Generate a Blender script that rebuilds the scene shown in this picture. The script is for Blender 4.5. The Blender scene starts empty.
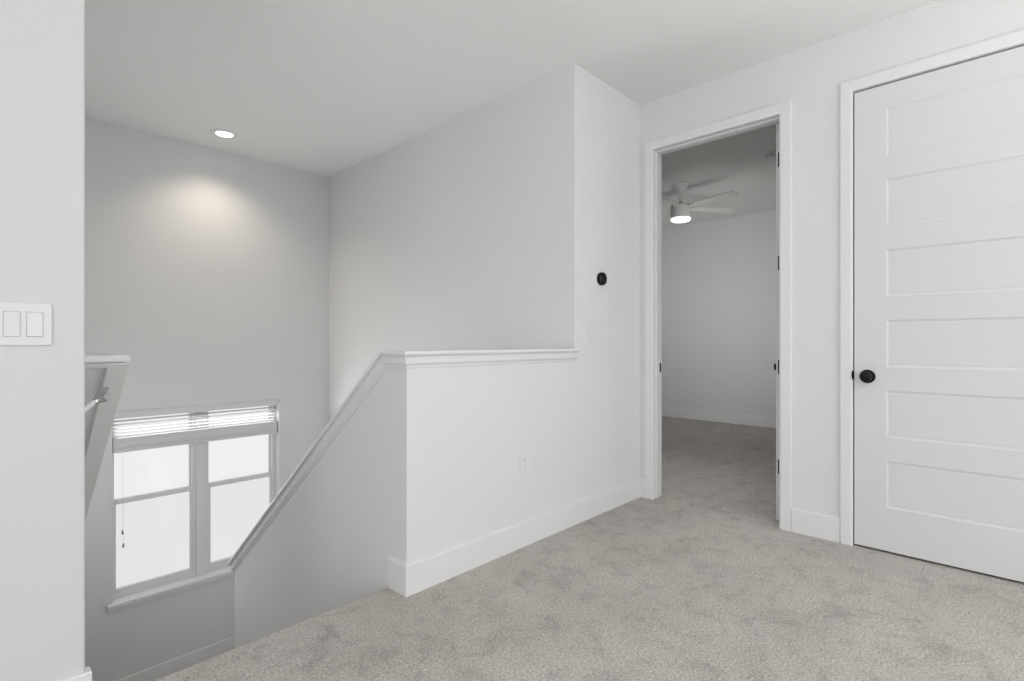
import bpy, bmesh, math, random
from mathutils import Vector, Matrix
random.seed(4)
scn = bpy.context.scene
COL = scn.collection
PI = math.pi
# world axes: +x runs along the half wall towards the two doors, +y runs down the stairs to the window
CEIL = 2.786

# ------------------------------------------------------------------ materials
def new_mat(name):
    m = bpy.data.materials.new(name); m.use_nodes = True
    nt = m.node_tree
    return m, nt, nt.nodes['Principled BSDF']

def paint(name, col, rough=.85, bump=.0, scale=180, spec=.3):
    m, nt, b = new_mat(name)
    n = nt.nodes.new('ShaderNodeTexNoise'); n.inputs['Scale'].default_value = 1.3; n.inputs['Detail'].default_value = 2
    tc = nt.nodes.new('ShaderNodeTexCoord'); nt.links.new(tc.outputs['Object'], n.inputs['Vector'])
    mix = nt.nodes.new('ShaderNodeMix'); mix.data_type = 'RGBA'
    mix.inputs['A'].default_value = (*[c*.985 for c in col], 1); mix.inputs['B'].default_value = (*[min(1, c*1.01) for c in col], 1)
    nt.links.new(n.outputs['Fac'], mix.inputs['Factor']); nt.links.new(mix.outputs['Result'], b.inputs['Base Color'])
    b.inputs['Roughness'].default_value = rough; b.inputs['Specular IOR Level'].default_value = spec
    if bump:
        n2 = nt.nodes.new('ShaderNodeTexNoise'); n2.inputs['Scale'].default_value = scale; n2.inputs['Detail'].default_value = 3
        nt.links.new(tc.outputs['Object'], n2.inputs['Vector'])
        bp = nt.nodes.new('ShaderNodeBump'); bp.inputs['Strength'].default_value = bump; bp.inputs['Distance'].default_value = .002
        nt.links.new(n2.outputs['Fac'], bp.inputs['Height']); nt.links.new(bp.outputs['Normal'], b.inputs['Normal'])
    return m

def plain(name, col, rough=.5, metal=0, spec=.5):
    m, nt, b = new_mat(name)
    b.inputs['Base Color'].default_value = (*col, 1); b.inputs['Roughness'].default_value = rough
    b.inputs['Metallic'].default_value = metal; b.inputs['Specular IOR Level'].default_value = spec
    return m

def emit(name, col, s):
    m, nt, b = new_mat(name)
    b.inputs['Base Color'].default_value = (*col, 1)
    b.inputs['Emission Color'].default_value = (*col, 1); b.inputs['Emission Strength'].default_value = s
    return m

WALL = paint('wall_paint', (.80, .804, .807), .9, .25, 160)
WALLN = paint('wall_paint_dimmed', (.72, .725, .73), .9, .25, 160)  # same wall paint, darkened to offset the strong light on the near wall
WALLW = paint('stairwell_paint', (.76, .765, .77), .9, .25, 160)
CEILM = paint('ceiling_paint', (.85, .85, .845), .95, .5, 70)
TRIM = paint('trim_enamel', (.825, .83, .835), .45, 0)
DOORM = paint('door_enamel', (.745, .75, .755), .5, .06, 300)
PLAST = plain('white_plastic', (.81, .815, .82), .35)
PLASTG = plain('grey_slot', (.25, .25, .25), .6)
BLACK = plain('matte_black_metal', (.002, .002, .002), .42, .0, .25)
BLACKG = plain('glossy_black', (.006, .006, .007), .12, 0, .6)
CHROME = plain('chrome', (.62, .62, .63), .10, 1)
FANW = paint('fan_white', (.74, .74, .735), .45)
BLINDW = paint('blind_white', (.74, .74, .745), .5)
VINYL = paint('window_vinyl', (.82, .82, .83), .4)
CORDG = plain('tassel_grey', (.25, .25, .25), .6)
LENS = emit('lamp_lens', (1, .96, .88), 6)
FANL = emit('fan_lens', (1, .99, .97), 1.25)

def carpet_mat():
    m, nt, b = new_mat('carpet_pile')
    L = nt.links.new
    tc = nt.nodes.new('ShaderNodeTexCoord')
    def noise(scale, det, rough=.6, dist=0):
        n = nt.nodes.new('ShaderNodeTexNoise'); n.inputs['Scale'].default_value = scale
        n.inputs['Detail'].default_value = det; n.inputs['Roughness'].default_value = rough; n.inputs['Distortion'].default_value = dist
        L(tc.outputs['Object'], n.inputs['Vector']); return n
    big = noise(2.2, 4, .62, .6); mid = noise(9, 4, .65, .4); fine = noise(105, 3, .8); scuff = noise(4.6, 5, .7, 1.2)
    tint = noise(1.7, 2)
    def ramp(src, p0, c0, p1, c1):
        r = nt.nodes.new('ShaderNodeValToRGB'); r.color_ramp.elements[0].position = p0; r.color_ramp.elements[1].position = p1
        r.color_ramp.elements[0].color = (*c0, 1); r.color_ramp.elements[1].color = (*c1, 1)
        L(src.outputs['Fac'], r.inputs['Fac']); return r
    def mul(a, bb):
        x = nt.nodes.new('ShaderNodeMix'); x.data_type = 'RGBA'; x.blend_type = 'MULTIPLY'; x.inputs['Factor'].default_value = 1
        L(a, x.inputs['A']); L(bb, x.inputs['B']); return x.outputs['Result']
    base = ramp(tint, .35, (.622, .578, .536), .65, (.612, .580, .545))
    g = lambda v: (v, v, v)
    c = mul(base.outputs['Color'], ramp(big, .36, g(.91), .60, g(1.0)).outputs['Color'])
    c = mul(c, ramp(mid, .30, g(.82), .50, g(1.02)).outputs['Color'])
    c = mul(c, ramp(scuff, .32, g(.85), .45, g(1.0)).outputs['Color'])
    c = mul(c, ramp(fine, .33, g(.60), .64, g(1.20)).outputs['Color'])
    L(c, b.inputs['Base Color'])
    b.inputs['Roughness'].default_value = 1; b.inputs['Specular IOR Level'].default_value = .05
    bp = nt.nodes.new('ShaderNodeBump'); bp.inputs['Strength'].default_value = .8; bp.inputs['Distance'].default_value = .008
    L(fine.outputs['Fac'], bp.inputs['Height'])
    bp2 = nt.nodes.new('ShaderNodeBump'); bp2.inputs['Strength'].default_value = .35; bp2.inputs['Distance'].default_value = .03
    L(mid.outputs['Fac'], bp2.inputs['Height']); L(bp.outputs['Normal'], bp2.inputs['Normal'])
    L(bp2.outputs['Normal'], b.inputs['Normal'])
    return m
CARPET = carpet_mat()

def glass_mat(name, col, gl):
    m, nt, b = new_mat(name); nt.nodes.remove(b)
    out = nt.nodes['Material Output']
    t = nt.nodes.new('ShaderNodeBsdfTransparent'); t.inputs['Color'].default_value = (*col, 1)
    g = nt.nodes.new('ShaderNodeBsdfGlossy'); g.inputs['Roughness'].default_value = .02
    mx = nt.nodes.new('ShaderNodeMixShader'); mx.inputs['Fac'].default_value = gl
    nt.links.new(t.outputs[0], mx.inputs[1]); nt.links.new(g.outputs[0], mx.inputs[2]); nt.links.new(mx.outputs[0], out.inputs['Surface'])
    return m
GLASS = glass_mat('window_glass', (.99, .99, .99), .03)
SCREEN = glass_mat('screened_glass', (.94, .935, .925), .02)
def slat_mat():
    m, nt, b = new_mat('blind_slat')
    t = nt.nodes.new('ShaderNodeBsdfTranslucent'); t.inputs['Color'].default_value = (.84, .84, .84, 1)
    b.inputs['Base Color'].default_value = (.8, .8, .8, 1); b.inputs['Roughness'].default_value = .5
    mx = nt.nodes.new('ShaderNodeMixShader'); mx.inputs['Fac'].default_value = .75
    nt.links.new(b.outputs[0], mx.inputs[1]); nt.links.new(t.outputs[0], mx.inputs[2]); nt.links.new(mx.outputs[0], nt.nodes['Material Output'].inputs['Surface'])
    return m
SLAT = slat_mat()

# ------------------------------------------------------------------ geometry helpers
def link(name, bm, mat, parent=None, smooth=False, bevel=0, seg=2):
    bmesh.ops.recalc_face_normals(bm, faces=bm.faces[:])
    me = bpy.data.meshes.new(name); bm.to_mesh(me); bm.free()
    me.materials.append(mat)
    o = bpy.data.objects.new(name, me); COL.objects.link(o)
    if parent is not None:
        o.parent = parent
    if smooth:
        for p in me.polygons: p.use_smooth = True
        md = o.modifiers.new('split', 'EDGE_SPLIT'); md.split_angle = math.radians(38)
    if bevel:
        md = o.modifiers.new('bevel', 'BEVEL'); md.width = bevel; md.segments = seg; md.limit_method = 'ANGLE'; md.angle_limit = math.radians(35)
        md.harden_normals = False
    return o

def box(bm, x0, x1, y0, y1, z0, z1):
    v = [bm.verts.new((x, y, z)) for z in (z0, z1) for y in (y0, y1) for x in (x0, x1)]
    for f in ((0, 2, 3, 1), (4, 5, 7, 6), (0, 1, 5, 4), (2, 6, 7, 3), (0, 4, 6, 2), (1, 3, 7, 5)):
        bm.faces.new([v[i] for i in f])

def prism(bm, pts, axis, t0, t1):
    """extrude a polygon along an axis. axis 'x': pts=(y,z); 'y': pts=(x,z); 'z': pts=(x,y)"""
    def mk(p, t):
        return {'x': (t, p[0], p[1]), 'y': (p[0], t, p[1]), 'z': (p[0], p[1], t)}[axis]
    a = [bm.verts.new(mk(p, t0)) for p in pts]; b = [bm.verts.new(mk(p, t1)) for p in pts]
    bm.faces.new(a[::-1]); bm.faces.new(b)
    n = len(pts)
    for i in range(n):
        bm.faces.new((a[i], a[(i+1) % n], b[(i+1) % n], b[i]))

def lathe(bm, prof, n=40, M=None):
    """spin (r,h) around local z; M places it"""
    M = M or Matrix.Identity(4)
    rings = []
    for r, h in prof:
        if r < 1e-6: rings.append([bm.verts.new(M @ Vector((0, 0, h)))])
        else: rings.append([bm.verts.new(M @ Vector((r*math.cos(2*PI*i/n), r*math.sin(2*PI*i/n), h))) for i in range(n)])
    for a, b in zip(rings, rings[1:]):
        if len(a) == 1 and len(b) == 1: continue
        for i in range(n):
            j = (i+1) % n
            if len(a) == 1: bm.faces.new((a[0], b[i], b[j]))
            elif len(b) == 1: bm.faces.new((a[i], a[j], b[0]))
            else: bm.faces.new((a[i], a[j], b[j], b[i]))

def sweep(bm, sections, caps=True):
    rs = [[bm.verts.new(p) for p in s] for s in sections]
    n = len(rs[0])
    for a, b in zip(rs, rs[1:]):
        for i in range(n):
            j = (i+1) % n; bm.faces.new((a[i], a[j], b[j], b[i]))
    if caps:
        bm.faces.new(rs[0]); bm.faces.new(rs[-1][::-1])

def tube(bm, pts, r, n=16):
    pts = [Vector(p) for p in pts]; secs = []
    up = Vector((0, 0, 1))
    for i, p in enumerate(pts):
        d = (pts[min(i+1, len(pts)-1)] - pts[max(i-1, 0)]).normalized()
        u = d.cross(up)
        if u.length < 1e-4: u = Vector((1, 0, 0))
        u.normalize(); w = d.cross(u)
        rr = r[i] if isinstance(r, (list, tuple)) else r
        secs.append([p + (u*math.cos(2*PI*k/n) + w*math.sin(2*PI*k/n))*rr for k in range(n)])
    sweep(bm, secs)

def along(normal, loc):
    q = Vector((0, 0, 1)).rotation_difference(Vector(normal)).to_matrix().to_4x4()
    return Matrix.Translation(Vector(loc)) @ q

def thing(name, label, cat, loc=(0, 0, 0), group=None):
    o = bpy.data.objects.new(name, None); o.empty_display_size = .05; COL.objects.link(o)
    o.location = loc; o['label'] = label; o['category'] = cat
    if group: o['group'] = group
    return o

def part(name, bm, mat, root, **k):
    """geometry given in world coordinates; parent keeps it in place (roots are unrotated)"""
    off = root.matrix_basis.translation.copy()
    p = root.parent
    while p is not None:
        off += p.matrix_basis.translation; p = p.parent
    bmesh.ops.translate(bm, verts=bm.verts[:], vec=-off)
    return link(name, bm, mat, root, **k)

def tag(o, label, cat):
    o['label'] = label; o['category'] = cat; return o

def struct(o):
    o['kind'] = 'structure'; return o

def B(*a):
    bm = bmesh.new(); box(bm, *a); return bm
def BX(lst):
    bm = bmesh.new()
    for a in lst: box(bm, *a)
    return bm
def PR(pts, axis, t0, t1):
    bm = bmesh.new(); prism(bm, pts, axis, t0, t1); return bm

def vedge(bm, xy, w):
    """round the vertical outside corners standing at these plan points"""
    es = [e for e in bm.edges if all(abs(v.co.x-e.verts[0].co.x) < 1e-5 and abs(v.co.y-e.verts[0].co.y) < 1e-5 for v in e.verts)
          and any(abs(e.verts[0].co.x-x) < 1e-4 and abs(e.verts[0].co.y-y) < 1e-4 for x, y in xy)]
    bmesh.ops.bevel(bm, geom=es, offset=w, segments=4, profile=.5, affect='EDGES')

# ------------------------------------------------------------------ key planes
HB = 1.876            # face of the half wall
X0, X1 = 1.306, 2.524  # end of the half wall / corner of the long wall
XD = 3.294            # face of the door wall
XD2 = 3.412
YB = 4.98             # window wall
YN = 1.95             # face of the near wall on the left
XN = 0.232            # its end
LAND = -1.66
TW = .12

# ------------------------------------------------------------------ shell
fl = PR([(-3.2, -3.2), (7.16, -3.2), (7.16, 3.80), (2.60, 3.80), (2.60, 1.94), (1.37, 1.94), (1.37, 2.013), (-3.2, 2.013)], 'z', -.30, 0)
struct(link('floor', fl, CARPET, bevel=.022, seg=4))
struct(link('ceiling', B(-3.2, 7.2, -3.2, 5.12, CEIL, CEIL+.12), CEILM))

# half wall running into the full height wall with the thermostat
struct(link('wall_half', B(X0, X1, HB, HB+TW, -1.75, 1.035), WALL))
LP = [(X1, HB), (XD+.01, HB), (XD+.01, HB+TW), (X1+TW, HB+TW), (X1+TW, YB+.02), (X1, YB+.02)]
bmw = PR(LP, 'z', 1.035, CEIL)
vedge(bmw, [(X1, HB)], .005)
prism(bmw, LP, 'z', -1.75, 1.035)
struct(link('wall_long', bmw, WALL))
# raking knee wall beside the stairs
ZT = lambda y: 1.06 - .775*(y-2.054)
struct(link('wall_stair', PR([(HB+TW, -1.75), (3.987, -1.75), (3.987, ZT(3.987)-.025), (2.05, 1.035), (HB+TW, 1.035)], 'x', X0, X0+TW), WALL))
# door wall with its two openings
D1a, D1b, D2a, D2b, DH = .957, 1.772, -.242, .590, 2.445
struct(link('wall_right', PR([(-3.2, 0), (D2a, 0), (D2a, DH+.006), (D2b, DH+.006), (D2b, 0), (D1a-.012, 0), (D1a-.012, DH+.006), (D1b+.012, DH+.006), (D1b+.012, 0),
                       (3.80, 0), (3.80, CEIL), (-3.2, CEIL)], 'x', XD, XD2), WALL))
# near wall on the left
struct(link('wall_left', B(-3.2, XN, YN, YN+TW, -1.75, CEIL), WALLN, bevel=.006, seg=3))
# left side of the stairwell
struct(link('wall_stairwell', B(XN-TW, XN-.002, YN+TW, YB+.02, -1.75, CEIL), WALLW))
# window wall with opening
WX0, WX1, WZ0, WZ1 = .756, 2.025, -.925, .560
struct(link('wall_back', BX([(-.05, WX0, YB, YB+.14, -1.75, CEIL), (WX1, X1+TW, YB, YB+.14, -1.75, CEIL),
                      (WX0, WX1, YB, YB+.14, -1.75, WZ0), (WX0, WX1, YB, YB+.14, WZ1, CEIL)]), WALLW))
# bedroom behind the open doorway
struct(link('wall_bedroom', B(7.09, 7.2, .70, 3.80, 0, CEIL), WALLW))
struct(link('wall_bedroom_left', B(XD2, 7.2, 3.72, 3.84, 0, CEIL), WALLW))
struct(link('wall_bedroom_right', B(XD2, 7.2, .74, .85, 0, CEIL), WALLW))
# closet behind the closed door
struct(link('wall_closet', BX([(4.1, 4.2, -.45, .74, 0, CEIL), (XD2, 4.2, -.45, -.35, 0, CEIL)]), WALL))
# wall behind and to the side of the camera, with wide openings to the daylight
struct(link('wall_front', BX([(-3.2, 7.2, -3.3, -3.2, 0, .5), (-3.2, 7.2, -3.3, -3.2, 2.45, CEIL),
                       (-3.2, .3, -3.3, -3.2, .5, 2.45), (4.0, 7.2, -3.3, -3.2, .5, 2.45)]), WALL))
struct(link('wall_side', BX([(-3.3, -3.2, -3.3, 2.07, 0, .5), (-3.3, -3.2, -3.3, 2.07, 2.45, CEIL),
                      (-3.3, -3.2, -3.3, -2.6, .5, 2.45), (-3.3, -3.2, 1.3, 2.07, .5, 2.45)]), WALL))

# stairs and landing (carpeted)
bm = bmesh.new()
n = 9; run = (3.987-2.02)/8; rise = -LAND/n
pts = [(2.0, -.02)]
pts = [(2.0, -.29)]
z = 0
y = 2.01
prof = [(y, -.27)]
for k in range(1, n+1):
    z = -rise*k
    prof.append((y, z) if k > 1 else (y, z))
    y = 2.01 + run*k if k < n else YB
    prof.append((y, z))
prof += [(YB, LAND-.12), (3.9, LAND-.12), (2.01, -.42)]
prof = prof[1:]
prism(bm, prof, 'x', XN-.002, X0)
box(bm, X0, X1, 3.99, YB, LAND-.12, LAND)
struct(link('floor_stairs', bm, CARPET))

# ------------------------------------------------------------------ baseboards
BH, BT = .134, .014
def bb_prof():   # (out, z)
    return [(0, 0), (BT, 0), (BT, BH-.004), (BT-.003, BH), (0, BH)]
def bb(name, path):
    """path: list of (x,y, nx,ny) miter positions: offset vector per unit out"""
    bm = bmesh.new()
    sweep(bm, [[(x+nx*o, y+ny*o, zz) for o, zz in bb_prof()] for x, y, nx, ny in path])
    return struct(link(name, bm, TRIM))
bb('baseboard_half_wall', [(XD-.0, HB, 0, -1), (X0, HB, -1, -1), (X0, 2.0, -1, 0)])
bb('baseboard_right', [(XD, .888, -1, 0), (XD, .647, -1, 0)])
bb('baseboard_corner', [(XD, HB-BT, -1, 0), (XD, 1.832, -1, 0)])
bb('baseboard_far_right', [(XD, -.301, -1, 0), (XD, -3.2, -1, 0)])
bb('baseboard_left', [(-3.2, YN, 0, -1), (XN, YN, 1, -1), (XN, YN+.025, 1, 0)])
bb('baseboard_bedroom', [(7.09, 3.72, -1, 0), (7.09, .85, -1, 0)])
bb('baseboard_bedroom_left', [(XD2, 3.72, 0, -1), (7.09-BT, 3.72, 0, -1)])
bm = bmesh.new()
sweep(bm, [[(x, YB-o, LAND+zz) for o, zz in bb_prof()] for x in (XN, X1)])
struct(link('baseboard_landing', bm, TRIM))

# ------------------------------------------------------------------ cap and moulding on half wall and raking wall
def cap_sections(prof):
    q = (math.sqrt(1+.775**2)-1)/.775
    S = []
    S.append([(X1+.0, HB-o, 1.06-d) for o, d in prof])
    S.append([(X0-o, HB-o, 1.06-d) for o, d in prof])
    S.append([(X0-o, 2.054-d*q-.012, 1.06-d) for o, d in prof])
    ye = 4.035
    S.append([(X0-o, ye-d*.35, 1.06-.775*(ye-d*.35-2.054+.012)-d*math.sqrt(1+.775**2)) for o, d in prof])
    return S
prof = [(-.06, 0), (.028, 0), (.031, .004), (.031, .013), (.028, .017), (.015, .018), (.013, .026), (.016, .030), (.016, .052),
        (.011, .060), (.006, .064), (.005, .073), (0, .075), (-.06, .075)]
bm = bmesh.new(); sweep(bm, cap_sections(prof))
# far half of the cap (towards the stairwell)
box(bm, X0+.05, X1, HB+.055, HB+TW+.024, 1.043, 1.0599)
ye = 4.035
prism(bm, [(HB+.06, 1.0595), (2.042, 1.0595), (ye, 1.06-.775*(ye-2.042)-.0005), (ye, 1.06-.775*(ye-2.042)-.022), (2.03, 1.043), (HB+.06, 1.043)], 'x', X0+.055, X0+TW+.024)
struct(link('trim_1', bm, TRIM))

# ------------------------------------------------------------------ boxed-in ledge with raking soffit on the left of the stairwell
LB, LX0, LX1, SL = 2.2, .322, .380, .786
bm = bmesh.new()
ZL = 1.02
yb2 = 4.97
def zs(y): return ZL - SL*(y-LB)
prism(bm, [(LB, ZL), (LB+.30, ZL-.30*SL), (yb2, zs(yb2)), (yb2, ZL)], 'x', LX0, LX1)
prism(bm, [(LB+.05, ZL), (LB+.05, zs(LB+.05)+.030), (yb2, zs(yb2)+.030), (yb2, ZL)], 'x', XN-.01, LX0)
struct(link('wall_stairwell_ledge', bm, paint('ledge_enamel_lightened', (.92, .92, .92), .5)))  # enamel lightened in place of light that does not reach the soffit
bm = bmesh.new()
box(bm, XN-.01, LX1+.003, LB-.012, yb2, 1.030, 1.0555)
prism(bm, [(LB-.006, 1.029), (LB+.012, 1.010), (LB+.06, 1.010), (LB+.06, 1.029)], 'x', XN-.01, LX1-.001)
struct(link('trim_2', bm, TRIM, bevel=.008, seg=3))
# ------------------------------------------------------------------ handrail
h = thing('handrail', 'short white handrail with chrome end fitting behind the left wall', 'handrail', (.2, 2.07, .87))
bm = bmesh.new(); tube(bm, [(.150, 2.075, .805), (.2915, 2.225, .9005)], [.0105, .0085]); part('rail', bm, TRIM, h, smooth=True)
bm = bmesh.new()
lathe(bm, [(0, 0), (.008, 0), (.011, .003), (.0125, .008), (.010, .014), (.007, .018), (.008, .022)], 24, along((.66, .66, .2), (.286, 2.219, .897)))
part('collar', bm, CHROME, h, smooth=True)
bm = bmesh.new()
lathe(bm, [(0, 0), (.012, 0), (.0155, .003), (.0155, .030), (.0135, .034), (0, .034)], 28, along((.80, -.55, .12), (.296, 2.238, .9065)))
part('end_fitting', bm, CHROME, h, smooth=True)
bm = bmesh.new(); tube(bm, [(.312, 2.232, .912), (.328, 2.29, .93), (.338, 2.325, .94)], .008); part('wall_bracket', bm, CHROME, h, smooth=True)

# ------------------------------------------------------------------ door casings (trim) and jambs
def casing(name, ya, yb, top, w_a, w_b, w_t):
    """ya<yb inner edges"""
    bm = bmesh.new()
    t = .018
    # section across: (outward from opening u, thickness out of wall v)
    def sec(wd): return [(0, 0), (0, t*.8), (.003, t*.92), (.010, t), (wd-.002, t), (wd, t-.002), (wd, 0)]
    sa, sb, st = sec(w_a), sec(w_b), sec(w_t)
    S = []
    S.append([(XD-v, ya-u, 0) for u, v in sa])
    S.append([(XD-v, ya-u, top+ut) for (u, v), (ut, _) in zip(sa, st)])
    S.append([(XD-v, yb+u, top+ut) for (u, v), (ut, _) in zip(sb, st)])
    S.append([(XD-v, yb+u, 0) for u, v in sb])
    sweep(bm, S)
    return struct(link(name, bm, TRIM))
casing('trim_4', .951, 1.766, 2.440, .061, .064, .062)
casing('trim_5', -.239, .587, 2.452, .060, .058, .060)

# door_1: jamb of the open doorway with leaf swung into the bedroom
d1 = bpy.data.objects.new('door_1', None); COL.objects.link(d1); d1.location = (XD2, D1a, 0); struct(d1)
JT = .014
bm = bmesh.new()
prism(bm, [(D1a-JT, 0), (D1a, 0), (D1a, 2.442), (D1b, 2.442), (D1b, 0), (D1b+JT, 0), (D1b+JT, 2.456), (D1a-JT, 2.456)], 'x', XD-.002, XD2+.004)
# stop
prism(bm, [(D1a, 0), (D1a+.010, 0), (D1a+.010, 2.432), (D1b-.010, 2.432), (D1b-.010, 0), (D1b, 0), (D1b, 2.442), (D1a, 2.442)], 'x', XD+.035, XD+.072)
part('door_jamb', bm, TRIM, d1)
LY0, LY1 = .972, 1.011
LXa, LXb = 3.421, 4.226
SW = Matrix.Translation((LXa, LY0, 0)) @ Matrix.Rotation(math.radians(12.5), 4, 'Z') @ Matrix.Translation((-LXa, -LY0, 0))
def swung(bm):
    bmesh.ops.transform(bm, matrix=SW, verts=bm.verts[:]); return bm
lf = part('door_leaf', swung(B(LXa, LXb, LY0, LY1, .008, 2.438)), DOORM, d1, bevel=.002)
for zc in (2.217, 1.584, .948, .336):
    bm = swung(B(LXa-.003, LXa+.001, LY0+.003, LY1-.0105, zc-.044, zc+.044))
    lathe(bm, [(0, -.046), (.006, -.046), (.006, .046), (0, .046)], 14, Matrix.Translation((XD2+.010, LY0-.004, zc)))
    part('hinge', bm, BLACK, d1)
bm = bmesh.new()
lathe(bm, [(0, 0), (.033, 0), (.033, .006), (.014, .010), (.012, .030), (.022, .036), (.027, .048), (.025, .060), (.015, .066), (0, .067)], 28, along((0, 1, 0), (4.150, LY1, .915)))
part('door_knob', swung(bm), BLACK, lf, smooth=True)
part('strike_plate', B(3.372, 3.402, D1b-.003, D1b+.001, .885, .950), BLACK, d1)

# door_2: closed six panel door
d2 = bpy.data.objects.new('door_2', None); COL.objects.link(d2); d2.location = (XD, .2, 0); struct(d2)
L0, L1, LT = -.232, .581, 2.441      # leaf
FX = XD-.006                          # face
def panel_leaf():
    bm = bmesh.new()
    pa, pb = L0+.141, L1-.141
    tops = [2.313-.3665*i for i in range(6)]
    rects = [(pa, pb, t-.2435, t) for t in tops]
    ys = [L0, pa, pb, L1]; zsx = sorted([.012, LT]+[r[2] for r in rects]+[r[3] for r in rects])
    def q(p): bm.faces.new([bm.verts.new(v) for v in p])
    holes = {(round(r[2], 4), round(r[3], 4)) for r in rects}
    for i in range(3):
        for j in range(len(zsx)-1):
            if i == 1 and (round(zsx[j], 4), round(zsx[j+1], 4)) in holes: continue
            q([(FX, ys[i], zsx[j]), (FX, ys[i+1], zsx[j]), (FX, ys[i+1], zsx[j+1]), (FX, ys[i], zsx[j+1])])
    # recessed moulded panels
    for y0, y1, z0, z1 in rects:
        steps = [(0, 0), (.003, .003), (.012, .0052), (.016, .0042), (.020, .0042)]
        prev = None
        for ins, dep in steps:
            ring = [(FX+dep, y0+ins, z0+ins), (FX+dep, y1-ins, z0+ins), (FX+dep, y1-ins, z1-ins), (FX+dep, y0+ins, z1-ins)]
            if prev:
                for k in range(4): q([prev[k], prev[(k+1) % 4], ring[(k+1) % 4], ring[k]])
            prev = ring
        q(prev)
    xb = FX+.035
    q([(xb, L0, .012), (xb, L0, LT), (xb, L1, LT), (xb, L1, .012)])
    for a, b in (((L0, .012), (L1, .012)), ((L1, .012), (L1, LT)), ((L1, LT), (L0, LT)), ((L0, LT), (L0, .012))):
        q([(FX, *a), (FX, *b), (xb, *b), (xb, *a)])
    bmesh.ops.remove_doubles(bm, verts=bm.verts[:], dist=1e-5)
    return bm
part('door_leaf', panel_leaf(), DOORM, d2)
bm = BX([(XD+.031, XD2, L1+.0035, D2b+.01, 0, DH+.02), (XD+.031, XD2, D2a-.01, L0-.003, 0, DH+.02), (XD+.031, XD2, D2a, D2b, LT+.003, DH+.02)])
part('door_jamb', bm, PLASTG, d2)
kn = bmesh.new()
lathe(kn, [(0, 0), (.035, 0), (.036, .002), (.035, .006), (.031, .008), (.030, .007), (.0135, .008), (.012, .026), (.014, .030), (.022, .033), (.0265, .040), (.0275, .047), (.0255, .055),
           (.019, .060), (.010, .062), (0, .0625)], 40, along((-1, 0, 0), (FX, .522, .917)))
part('door_knob', kn, BLACK, d2, smooth=True)
bm = bmesh.new()
lathe(bm, [(0, 0), (1, 0), (1, .003), (.8, .0045), (0, .0045)], 28, along((-1, 0, 0), (XD-.0175, 0, 0)))
for v in bm.verts: v.co.y = .5855+v.co.y*.0065; v.co.z = .922+v.co.z*.025
part('strike_plate', bm, BLACK, d2)

# ------------------------------------------------------------------ window
w1 = bpy.data.objects.new('window_1', None); COL.objects.link(w1); w1.location = ((WX0+WX1)/2, 5.08, WZ0); struct(w1)
FY0, FY1 = 5.050, 5.118
MX0, MX1 = 1.316, 1.440
GZ0 = -.850
bm = bmesh.new()
box(bm, WX0, WX0+.014, FY0, FY1, WZ0, WZ1)
box(bm, WX1-.040, WX1, FY0, FY1, WZ0, WZ1)
box(bm, WX0, WX1, FY0+.001, FY1, WZ0, -.882)
box(bm, WX0, WX1, FY0+.001, FY1, .520, WZ1)
box(bm, MX0+.028, MX1-.028, FY0-.012, FY1-.001, WZ0, WZ1)
box(bm, MX0, MX1, FY0+.003, FY1-.002, WZ0, WZ1)
part('window_frame', bm, VINYL, w1, bevel=.003)
MZ = -.160
for xa, xb in ((WX0+.014, MX0), (MX1, WX1-.040)):
    # upper sash
    y0, y1 = 5.090, 5.116
    up = part('upper_sash', BX([(xa, xa+.012, y0, y1, MZ-.02, .52), (xb-.012, xb, y0, y1, MZ-.02, .52), (xa+.012, xb-.012, y0, y1, .495, .52), (xa+.012, xb-.012, y0, y1, MZ-.02, MZ+.012)]), VINYL, w1)
    p = part('pane', B(xa+.012, xb-.012, 5.101, 5.104, MZ+.012, .495), GLASS, up)
    # lower sash
    y0, y1 = 5.058, 5.088
    lo = part('lower_sash', BX([(xa, xa+.020, y0, y1, -.882, MZ+.016), (xb-.014, xb, y0, y1, -.882, MZ+.016), (xa+.020, xb-.014, y0, y1, -.882, GZ0), (xa+.020, xb-.014, y0-.004, y1, MZ-.022, MZ+.016)]), VINYL, w1, bevel=.002)
    part('pane', B(xa+.020, xb-.014, 5.070, 5.073, GZ0, MZ-.022), SCREEN, lo)
    for f in (.30, .72):
        xc = xa+(xb-xa)*f
        part('sash_lock', PR([(xc-.04, MZ+.014), (xc+.04, MZ+.014), (xc+.03, MZ+.020), (xc-.03, MZ+.020)], 'y', 5.050, 5.086), VINYL, lo)
# liner of the opening at its right side and the stool with apron
part('jamb_liner', BX([(WX1-.010, WX1+.004, YB-.004, FY0, WZ0+.02, WZ1-.045)]), TRIM, w1)
bm = B(WX0-.035, WX1+.045, YB-.042, YB, WZ0-.022, WZ0+.006); box(bm, WX0+.001, WX1-.001, YB-.005, FY0+.002, WZ0-.022, WZ0+.006)
part('window_sill', bm, TRIM, w1, bevel=.004)
part('apron', B(WX0-.028, WX1+.035, YB-.018, YB, WZ0-.060, WZ0-.022), TRIM, w1, bevel=.003)

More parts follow.
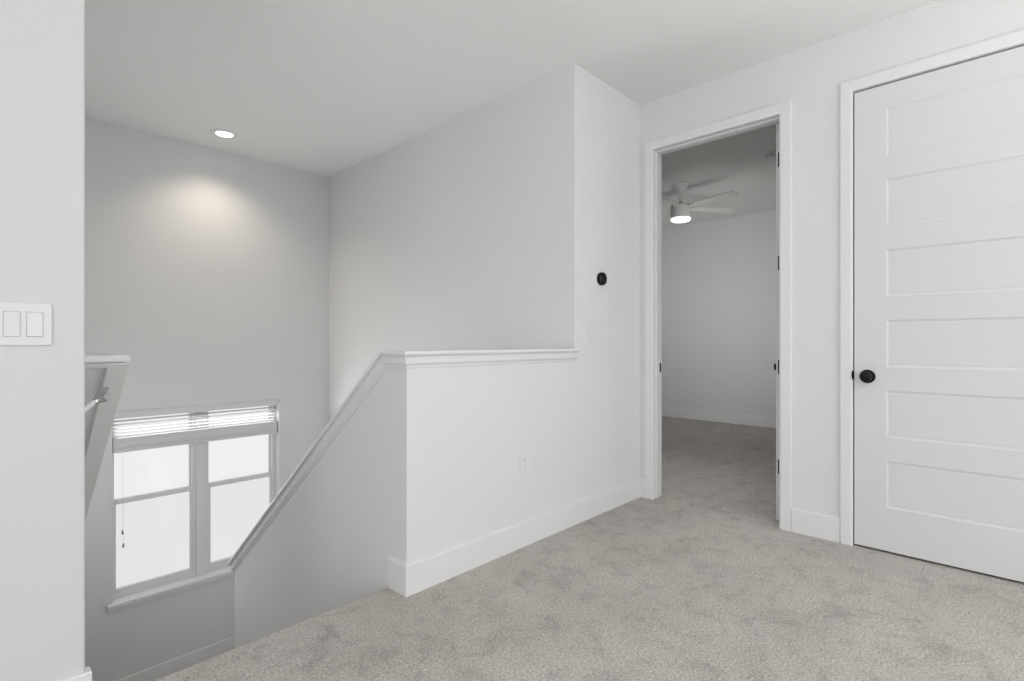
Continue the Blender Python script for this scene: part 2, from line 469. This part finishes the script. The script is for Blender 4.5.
# blind
bl = thing('window_blind', 'white slatted blind half raised across the stair window', 'blind', ((WX0+WX1)/2, 5.012, WZ1-.001))
bx0, bx1 = WX0+.006, WX1-.022
part('headrail', B(WX0+.004, WX1-.004, YB+.006, YB+.064, .500, WZ1-.002), BLINDW, bl, bevel=.003)
for k in range(5):
    zc = .480-.029*k
    o = part('slat', PR([(YB+.008, zc+.010), (YB+.032, zc+.0022), (YB+.058, zc-.010), (YB+.058, zc-.0108), (YB+.032, zc+.0014), (YB+.008, zc+.0092)], 'x', bx0, bx1), SLAT, bl)
bm = bmesh.new()
for k in range(24):                       # gathered slats
    zc = .263+.0036*k
    s = .0006*((k*7) % 3)
    box(bm, bx0, bx1, YB+.006+s, YB+.060-s, zc, zc+.0033)
part('slat_stack', bm, BLINDW, bl)
part('bottom_rail', B(bx0, bx1, YB+.005, YB+.061, .235, .262), BLINDW, bl, bevel=.003)
for xc, zb in ((.8195, -.372), (.8245, -.475)):
    bm = bmesh.new(); tube(bm, [(xc, YB+.003, .50), (xc, YB+.003, zb)], .0005, 8)
    cd = part('cord', bm, BLINDW, bl)
    bm = bmesh.new(); lathe(bm, [(0, 0), (.003, 0), (.0045, -.006), (.0075, -.026), (.007, -.034), (0, -.036)], 16, Matrix.Translation((xc, YB+.003, zb+.002)))
    part('tassel', bm, CORDG, cd, smooth=True)
for xc in (1.0, 1.78):
    bm = BX([(xc-.001, xc+.001, YB+.0055, YB+.0065, .30, .5)]); part('ladder_cord', bm, BLINDW, bl)

# ------------------------------------------------------------------ electrical plates
def decora(name, label, cat, xc, zc, w, gangs, yface):
    t = thing(name, label, cat, (xc, yface, zc))
    bm = B(xc-w/2, xc+w/2, yface-.006, yface, zc-.0585, zc+.0585)
    part('wall_plate', bm, PLAST, t, bevel=.004, seg=3)
    for i in range(gangs):
        gx = xc+(i-(gangs-1)/2)*.046
        # rocker, hollow line round it
        part('rocker_frame', BX([(gx-.0172, gx-.0162, yface-.0066, yface-.004, zc-.034, zc+.034), (gx+.0162, gx+.0172, yface-.0066, yface-.004, zc-.034, zc+.034),
                                 (gx-.0172, gx+.0172, yface-.0066, yface-.004, zc-.0345, zc-.0335), (gx-.0172, gx+.0172, yface-.0066, yface-.004, zc+.0335, zc+.0345)]), plate_gap, t)
        up = -1 if i == gangs-1 else 1
        part('rocker', PR([(yface-.004, zc-.033), (yface-(.0105 if up < 0 else .0066), zc-.033), (yface-.0075, zc), (yface-(.0066 if up < 0 else .0105), zc+.033), (yface-.004, zc+.033)], 'x', gx-.016, gx+.016), PLAST, t, bevel=.0008)
        for sgn in (-1, 1):
            bm = bmesh.new(); lathe(bm, [(0, 0), (.003, 0), (.0028, .001), (0, .0014)], 14, along((0, -1, 0), (gx, yface-.006, zc+sgn*.048)))
            part('screw', bm, PLAST, t)
    return t
plate_gap = plain('plate_gap', (.45, .45, .45), .8)
decora('light_switch', 'white two-rocker light switch plate on the near left wall', 'light switch', .1000, 1.149, .118, 2, YN)
decora('light_switch', 'white single rocker light switch below the round black thermostat', 'light switch', 2.687, 1.165, .072, 1, HB)

t = thing('power_outlet', 'white duplex power outlet low on the half wall', 'outlet', (2.064, HB, .445))
part('wall_plate', B(2.064-.035, 2.064+.035, HB-.006, HB, .445-.0575, .445+.0575), PLAST, t, bevel=.004, seg=3)
for dz in (-.0195, .0195):
    r = part('socket', PR([(2.064+.017*math.cos(a), .445+dz+.0143*math.copysign(min(1, abs(math.sin(a))*1.25), math.sin(a))) for a in [2*PI*k/28 for k in range(28)]], 'y', HB-.0075, HB-.005), PLAST, t)
    bm = BX([(2.064-.0075, 2.064-.0055, HB-.0079, HB-.007, .445+dz-.001, .445+dz+.008), (2.064+.0055, 2.064+.0075, HB-.0079, HB-.007, .445+dz-.001, .445+dz+.007)])
    lathe(bm, [(0, 0), (.0026, 0), (.0026, .001), (0, .001)], 14, along((0, -1, 0), (2.064, HB-.007, .445+dz-.007)))
    part('slots', bm, PLASTG, r)
bm = bmesh.new(); lathe(bm, [(0, 0), (.003, 0), (.0028, .001), (0, .0014)], 14, along((0, -1, 0), (2.064, HB-.006, .445))); part('screw', bm, PLAST, t)

# thermostat
t = thing('thermostat', 'small round black thermostat on the white wall beside the open doorway', 'thermostat', (2.795, HB, 1.505))
Mt = along((0, -1, 0), (2.795, HB, 1.505))
bm = bmesh.new(); lathe(bm, [(0, -.002), (.040, -.002), (.0415, .003), (.0415, .020), (.039, .0245), (.036, .026)], 48, Mt); part('ring', bm, BLACK, t, smooth=True)
bm = bmesh.new(); lathe(bm, [(.0365, .0258), (.034, .0275), (.020, .029), (0, .0295)], 48, Mt); part('dial_face', bm, BLACKG, t, smooth=True)

# ------------------------------------------------------------------ recessed light
rx, ry = 1.4205, 4.572
t = thing('recessed_light', 'lit round recessed downlight in the ceiling over the stairs', 'ceiling light', (rx, ry, CEIL))
bm = bmesh.new(); lathe(bm, [(.061, -.003), (.066, -.006), (.098, -.005), (.102, -.001), (.102, .0)], 48, Matrix.Translation((rx, ry, CEIL))); part('trim_ring', bm, TRIM, t, smooth=True)
bm = bmesh.new(); lathe(bm, [(0, -.002), (.064, -.002), (.064, .0)], 48, Matrix.Translation((rx, ry, CEIL))); part('lens', bm, LENS, t)

# ------------------------------------------------------------------ bedroom ceiling fan
fx, fy = 5.275, 2.515
t = thing('ceiling_fan', 'white ceiling fan with lit round lamp in the room beyond the doorway', 'ceiling fan', (fx, fy, CEIL))
T0 = Matrix.Translation((fx, fy, CEIL))
bm = bmesh.new(); lathe(bm, [(0, 0), (.082, 0), (.084, -.008), (.080, -.016), (.074, -.018), (.066, -.045), (.046, -.068), (.026, -.080), (0, -.082)], 40, T0); part('canopy', bm, FANW, t, smooth=True)
bm = bmesh.new(); lathe(bm, [(0, -.07), (.0135, -.07), (.0135, -.175), (.020, -.18), (.030, -.20), (.036, -.205), (0, -.205)], 24, T0); part('downrod', bm, FANW, t, smooth=True)
bm = bmesh.new(); lathe(bm, [(0, -.200), (.050, -.200), (.096, -.212), (.102, -.222), (.104, -.235), (.104, -.350), (.101, -.360), (0, -.360)], 48, T0); part('motor_housing', bm, FANW, t, smooth=True)
bm = bmesh.new(); lathe(bm, [(.1035, -.358), (.103, -.374), (.092, -.386), (.06, -.393), (0, -.396)], 48, T0); part('lamp_lens', bm, FANL, t, smooth=True)
for k in range(5):
    bm = bmesh.new()
    prof = [(.13, .034), (.20, .042), (.40, .050), (.60, .054), (.645, .050), (.655, .040)]
    prism(bm, prof+[(r, -w) for r, w in prof[::-1]], 'z', -.004, .004)
    M = Matrix.Translation((fx, fy, CEIL-.238)) @ Matrix.Rotation(math.radians(-31-72*k), 4, 'Z') @ Matrix.Rotation(math.radians(-11), 4, 'X')
    bmesh.ops.transform(bm, matrix=M, verts=bm.verts[:])
    b = part('blade', bm, FANW, t)
    bm = bmesh.new(); box(bm, .085, .20, -.022, .022, -.012, -.003); bmesh.ops.transform(bm, matrix=M, verts=bm.verts[:]); part('blade_arm', bm, FANW, b, bevel=.002)
# smoke detector
t = thing('smoke_detector', 'small white smoke detector on the ceiling of the room beyond the doorway', 'smoke detector', (4.985, 1.49, CEIL))
T1 = Matrix.Translation((4.985, 1.49, CEIL))
bm = bmesh.new(); lathe(bm, [(0, 0), (.066, 0), (.066, -.008), (0, -.008)], 36, T1); part('mounting_base', bm, PLAST, t)
bm = bmesh.new(); lathe(bm, [(0, -.008), (.060, -.008), (.062, -.022), (.055, -.033), (.03, -.037), (0, -.037)], 36, T1); part('cover', bm, FANW, t, smooth=True)

# ------------------------------------------------------------------ light
w = bpy.data.worlds.new('daylight'); scn.world = w; w.use_nodes = True
w.node_tree.nodes['Background'].inputs['Color'].default_value = (.985, .99, 1, 1)
w.node_tree.nodes['Background'].inputs['Strength'].default_value = .93
def area(name, loc, direction, sx, sy, power, col=(1, 1, 1), spread=180):
    d = bpy.data.lights.new(name, 'AREA'); d.shape = 'RECTANGLE'; d.size = sx; d.size_y = sy; d.energy = power; d.color = col; d.spread = math.radians(spread)
    o = bpy.data.objects.new(name, d); COL.objects.link(o); o.location = loc
    o.rotation_euler = Vector(direction).to_track_quat('-Z', 'Z').to_euler()
    return o
area('daylight_front', (2.3, -3.15, 1.3), (0, 1, 0), 2.8, 1.7, 33, (.972, .987, 1))
area('daylight_side', (-3.15, -.9, 1.4), (1, 0, 0), 3.4, 1.8, 58, (.985, .992, 1))
area('ceiling_fill', (1.0, -1.5, .8), (0, .14, 1), 1.8, 1.8, 48, (1, .998, .992), 118)  # added upward fill out of view, brightens the ceiling
area('stair_window_light', (1.39, 4.90, .0), (0, -1, .3), 1.2, .9, 17, (1, 1, 1))
area('bedroom_fill', (4.45, 1.0, 1.35), (.75, .62, .10), .9, .9, 11.5, (1, .99, .97), 92)  # added fill for the bedroom walls, no window is built here
area('bedroom_floor_fill', (4.0, 2.2, 2.72), (0, -.1, -1), .6, .6, 2.4, (1, .99, .97), 75)  # added unseen fill, brightens the floor just inside the doorway
def spot(name, loc, power, ang, col, blend=.8, r=.06):
    d = bpy.data.lights.new(name, 'SPOT'); d.energy = power; d.spot_size = math.radians(ang); d.spot_blend = blend; d.color = col; d.shadow_soft_size = r
    o = bpy.data.objects.new(name, d); COL.objects.link(o); o.location = loc; return o
spot('downlight', (rx, ry, CEIL-.02), 25, 130, (1, .87, .70))
d = bpy.data.lights.new('fan_lamp', 'POINT'); d.energy = .8; d.color = (1, .98, .94); d.shadow_soft_size = .1
o = bpy.data.objects.new('fan_lamp', d); COL.objects.link(o); o.location = (fx, fy, CEIL-.50)

scn.view_settings.view_transform = 'Standard'
scn.view_settings.look = 'None'
# ------------------------------------------------------------------ camera
cd = bpy.data.cameras.new('camera'); cam = bpy.data.objects.new('camera', cd); COL.objects.link(cam)
cam.location = (0, 0, 1.1008); cam.rotation_euler = (PI/2, 0, .761-PI/2)
cd.sensor_fit = 'HORIZONTAL'; cd.sensor_width = 36; cd.lens = 515.7/1024*36; cd.shift_y = 1.3/1024; cd.clip_start = .02
scn.camera = cam
